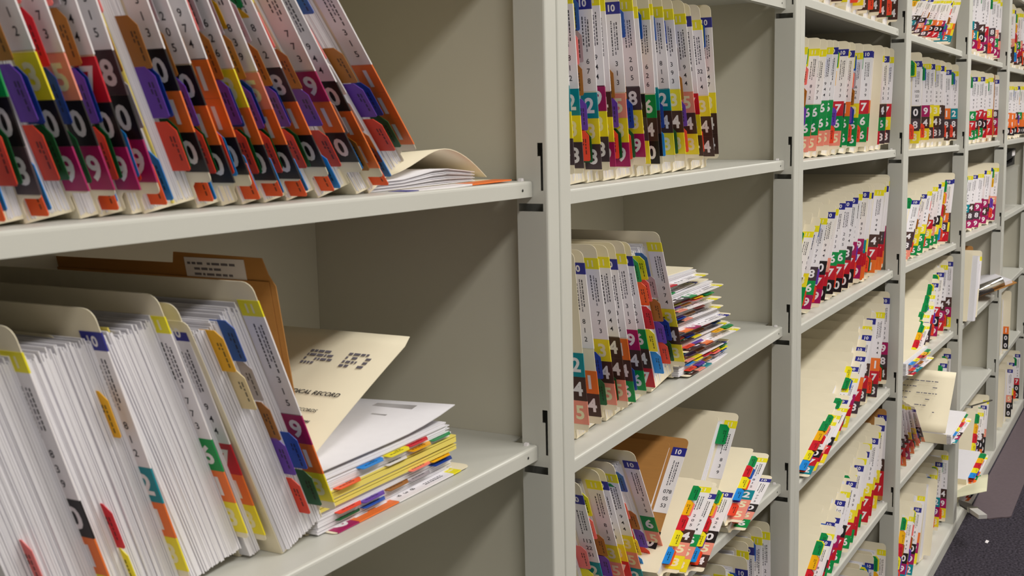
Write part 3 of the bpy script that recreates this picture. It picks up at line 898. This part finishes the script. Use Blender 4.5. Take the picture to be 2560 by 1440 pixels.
# thick chart lying on the nearest lower shelf, its printed cover raised
OC = chart('lying open on nearest lower shelf', 'A', 3, -0.372, 90, 0.052, 'y', '119', [(0.12, 3, 'sky'), (0.12, 2, 'yellow'), (0.12, 1, 'red'), (0.22, 1, 'gold'), (0.22, 0, 'green'), (0.30, 4, 'orange'), (0.30, 2, 'white'), (0.62, 1, 'pink'), (0.66, 0, 'gold'), (0.74, 0, 'darkblue'), (0.76, 4, 'vermilion'), (0.78, 3, 'purple'), (0.80, 2, 'brown'), (0.84, 1, 'gray'), (0.90, 4, 'darkgreen'), (0.90, 3, 'blue')],
           y=0.040, ty=0.004, py=0.010, tilt=90, front=False,
           label='thick chart lying flat with its MEDICAL RECORD cover raised, nearest lower shelf')
S0 = Matrix(((0, 0, 1, 0), (0, 1, 0, 0), (-1, 0, 0, 0), (0, 0, 0, 1)))
for fx, th in ((0.34, 0.0014), (0.42, 0.005), (0.52, 0.0012), (0.58, 0.003)):
    b = MB(); b.box(-th / 2, th / 2, 0.0085, 0.28, 0.004, 0.226)
    o = link('yellow_sheets', b.mesh('yellow_sheets', [YPAPER]), OC, (0.052 * fx, 0, 0))
    o.matrix_parent_inverse = S0
# top loose sheet, slightly lifted at its right corner
b = MB()
g = []
for q in range(9):
    zz = 0.006 + 0.222 * q / 8
    g.append([(-0.004 - 0.010 * max(0, (q - 4) / 4) ** 2, 0.010, zz), (-0.004 - 0.004 * max(0, (q - 4) / 4) ** 2, 0.14, zz), (-0.003, 0.28, zz)])
b.sheet(g, 0.0008)
o = link('loose_sheet', b.mesh('loose_sheet', [PAPER]), OC); o.matrix_parent_inverse = S0
# raised cover: a gently bowed card hinged at the fold, print on the side facing the camera
ch = rad(26)
HX, HZ = -0.002, 0.0
b = MB()


def cov(s, yy):
    d = 0.006 * sin(math.pi * s / 0.2)
    return (HX + s * cos(ch) + d * sin(ch) * 0.5, yy, 0.004 + s * sin(ch) + 0.5 * d * cos(ch))


g = []
for q in range(13):
    s = 0.2 * q / 12
    y0 = 0.024 if s < 0.194 else 0.028
    g.append([cov(s, y0), cov(s, 0.10), cov(s, 0.19), cov(s, 0.28)])
b.sheet(g, 0.0007)
cv = link('raised_cover', b.mesh('raised_cover', [MANILA]), OC)
b = MB()


def on_cover(sc, yc):
    def f(gx, gy):
        p = Vector(cov(sc + gy, yc - gx))
        return tuple(p + Vector((-sin(ch), 0, cos(ch))) * 0.0012)
    return f


put_text(b, 'MEDICAL RECORD', 0, 0, 0, 0.0058, mi=0, bold=0.02, slant=0.3, mapf=on_cover(0.098, 0.079))
put_text(b, 'MEDICAL RECORDS', 0, 0, 0, 0.0042, mi=0, bold=0.01, slant=0.3, mapf=on_cover(0.074, 0.082))
put_text(b, 'confidence at all times', 0, 0, 0, 0.0040, mi=0, slant=0.3, mapf=on_cover(0.060, 0.078))
put_text(b, 'each must be', 0, 0, 0, 0.0040, mi=0, slant=0.3, mapf=on_cover(0.050, 0.088))
link('printed_text', b.mesh('printed_text', [INK]), cv)
R = random.Random(11)
for yc, wd in ((0.062, 0.028), (0.108, 0.030)):
    b = MB()
    for row in range(4):
        yy = yc + wd / 2
        while yy > yc - wd / 2:
            l = R.uniform(0.002, 0.008)
            if R.random() < 0.75:
                sa = 0.163 - row * 0.0065
                pts = [cov(sa, yy), cov(sa, yy - l), cov(sa - 0.0035, yy - l), cov(sa - 0.0035, yy)]
                n = Vector((-sin(ch), 0, cos(ch))) * 0.0012
                b.face([tuple(Vector(p) + n) for p in pts], 0)
            yy -= l + 0.0012
    link('address_stamp', b.mesh('address_stamp', [INKGREY]), cv)
# place the hinge at the top of the paper block, fold end
cv.location = (0, 0, 0.0)

# chrome clip of a clipboard with its papers, fifth bay fourth shelf
CHROME = mat('chrome', (210, 208, 204), rough=0.18, metal=1.0)
DARKM = mat('dark_metal', (70, 66, 64), rough=0.4, metal=0.6)
root = empty('clipboard', (3.45, 0.02, shelf_z('E', 4, 3.45) + ZF))
root.rotation_euler = (0, rad(-20), rad(-62))
tag(root, 'clipboard with a wide chrome clip and pinned papers on fifth bay fourth shelf', 'clipboard')
b = MB(); b.box(-0.115, 0.115, -0.02, 0.27, 0.030, 0.033)
link('board', b.mesh('board', [KRAFT]), root)
b = MB(); b.box(-0.105, 0.105, -0.005, 0.26, 0.0332, 0.045)
link('papers', b.mesh('papers', [PAPER]), root)
b = MB()
prof = [(-0.012, 0.034), (-0.016, 0.050), (-0.008, 0.064), (0.008, 0.066), (0.030, 0.052), (0.036, 0.046), (0.034, 0.044), (0.008, 0.060), (-0.006, 0.058), (-0.011, 0.048), (-0.008, 0.034)]
b.prism(prof, -0.075, 0.075, 'x', 0, True)
link('clip', b.mesh('clip', [CHROME]), root)
b = MB(); b.box(-0.03, 0.03, -0.02, -0.012, 0.030, 0.040)
link('clip_spring', b.mesh('clip_spring', [DARKM]), root)

# yellow and magenta sticky flags under the clip
b = MB(); b.box(-0.02, 0.02, -0.006, 0.006, 0, 0.03); b.box(-0.02, 0.02, -0.010, 0.010, 0.03, 0.034)
mesh_thing('sticky_note_pad', b, [YYEAR], 'small yellow sticky note pad under the chrome clip, fifth bay', 'note pad', (3.20, 0.030, shelf_z('E', 4, 3.2) + ZF + 0.001))

# metal paper fastener sticking out of the open chart of the fourth bay
root = empty('paper_fastener', (2.80, -0.036, -0.866 + ZF))
root.rotation_euler = (0, 0, rad(-24))
tag(root, 'thin chrome paper fastener prong sticking out past the fourth post', 'fastener')
b = MB(); b.box(-0.02, 0.10, -0.004, 0.004, 0, 0.0015); b.box(0.094, 0.10, -0.004, 0.004, 0.0015, 0.004)
link('prong', b.mesh('prong', [CHROME]), root)
b = MB(); b.box(-0.03, -0.02, -0.010, 0.010, -0.002, 0.004)
link('base_plate', b.mesh('base_plate', [CHROME]), root)

# cream sheet jutting out over the base edge, with a paper knife shaped tool on it
b = MB()
g = []
for i in range(5):
    for_row = []
    for j in range(5):
        u, v = i / 4, j / 4
        x = 2.86 + 0.26 * u + 0.05 * v
        y = 0.10 - 0.17 * v + 0.03 * u
        for_row.append((x, y, 0.012 + 0.05 * v - 0.02 * u * v))
    g.append(for_row)
b.sheet([list(r)[::-1] for r in g], 0.0012)
mesh_thing('card_sheet', b, [mat('pale_green_card', (222, 220, 190), rough=0.7)], 'stiff pale card jutting out over the shelf base beside the fourth post', 'sheet', (0, 0, BASE_TOP + ZF))
root = empty('staple_remover', (2.672, -0.068, BASE_TOP + 0.062 + ZF))
root.rotation_euler = (0, 0, rad(33.6))
root.scale = (0.9, 0.9, 0.9)
tag(root, 'grey pointed tool with a silver block end resting on the pale card', 'tool')
b = MB(); b.prism([(0.012, -0.014), (0.075, -0.020), (0.125, 0.002), (0.075, 0.020), (0.012, 0.016)], 0.0, 0.006, 'z')
link('blade', b.mesh('blade', [DARKM]), root)
b = MB(); b.box(-0.06, 0.006, -0.015, 0.015, -0.002, 0.012)
link('handle', b.mesh('handle', [mat('silver_plastic', (214, 212, 210), rough=0.3, metal=0.3)]), root)
b = MB(); b.box(0.006, 0.022, -0.018, 0.018, -0.003, 0.014)
link('collar', b.mesh('collar', [CHROME]), root)

# floor: a thin purplish grey strip, paler than the carpet, along the shelf foot and a scrap of paper
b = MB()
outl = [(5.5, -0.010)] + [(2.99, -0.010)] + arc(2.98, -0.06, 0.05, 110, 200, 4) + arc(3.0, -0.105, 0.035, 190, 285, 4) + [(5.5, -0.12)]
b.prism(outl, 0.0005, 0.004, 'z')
mesh_thing('floor_strip', b, [mat('strip_grey', (100, 88, 94), rough=0.9, noise=0.12, nscale=90)], 'thin purplish grey strip lying along the shelf foot on the carpet', 'mat')
b = MB(); b.face([(-0.012, -0.003, 0.001), (0.012, -0.005, 0.001), (0.013, 0.004, 0.003), (-0.010, 0.005, 0.002)])
mesh_thing('paper_scrap', b, [WHITE], 'tiny white paper scrap on the dark carpet', 'paper scrap', (2.71, -0.102, 0.0))

# clear plastic box on the farthest third shelf with a black tool lying on its lid
zb = shelf_z('F', 3, 4.25) + 0.001
root = empty('clear_box', (4.25, 0.045, zb + ZF))
tag(root, 'tall clear plastic box with a pink item inside on farthest third shelf', 'box')
CLEAR = mat('clear_plastic', (225, 225, 218), rough=0.12, alpha=0.22)
b = MB()
b.box(-0.20, 0.20, 0, 0.002, 0, 0.17); b.box(-0.20, 0.20, 0.20, 0.202, 0, 0.17); b.box(-0.20, -0.198, 0.002, 0.20, 0, 0.17); b.box(0.198, 0.20, 0.002, 0.20, 0, 0.17)
link('walls', b.mesh('walls', [CLEAR]), root)
b = MB(); b.box(-0.205, 0.205, -0.004, 0.206, 0.1705, 0.176)
link('lid', b.mesh('lid', [CLEAR]), root)
b = MB(); b.prism([(-0.17, 0.001), (-0.06, 0.001), (-0.05, 0.02), (-0.09, 0.036), (-0.16, 0.03)], 0.02, 0.07, 'y')
link('contents', b.mesh('contents', [TMAT['pink']]), root)
root = empty('stapler', (4.235, 0.060, zb + 0.1775 + ZF))
root.scale = (1.35, 1.35, 1.35)
tag(root, 'black pointed stapler with a pale plate lying on the clear box lid', 'stapler')
b = MB(); b.prism([(-0.09, 0.022), (-0.02, 0.044), (0.17, 0.052), (0.17, 0.028), (-0.03, 0.020)], 0.0, 0.04, 'y')
link('top_arm', b.mesh('top_arm', [BLACK]), root)
b = MB(); b.prism([(-0.07, 0.0), (0.17, 0.0), (0.17, 0.026), (0.14, 0.026), (0.10, 0.010), (-0.06, 0.008)], 0.002, 0.038, 'y')
link('base', b.mesh('stapler_base', [BLACK]), root)
b = MB(); b.box(0.08, 0.15, -0.0012, -0.0002, 0.030, 0.046)
link('label_plate', b.mesh('label_plate', [WHITE]), root)
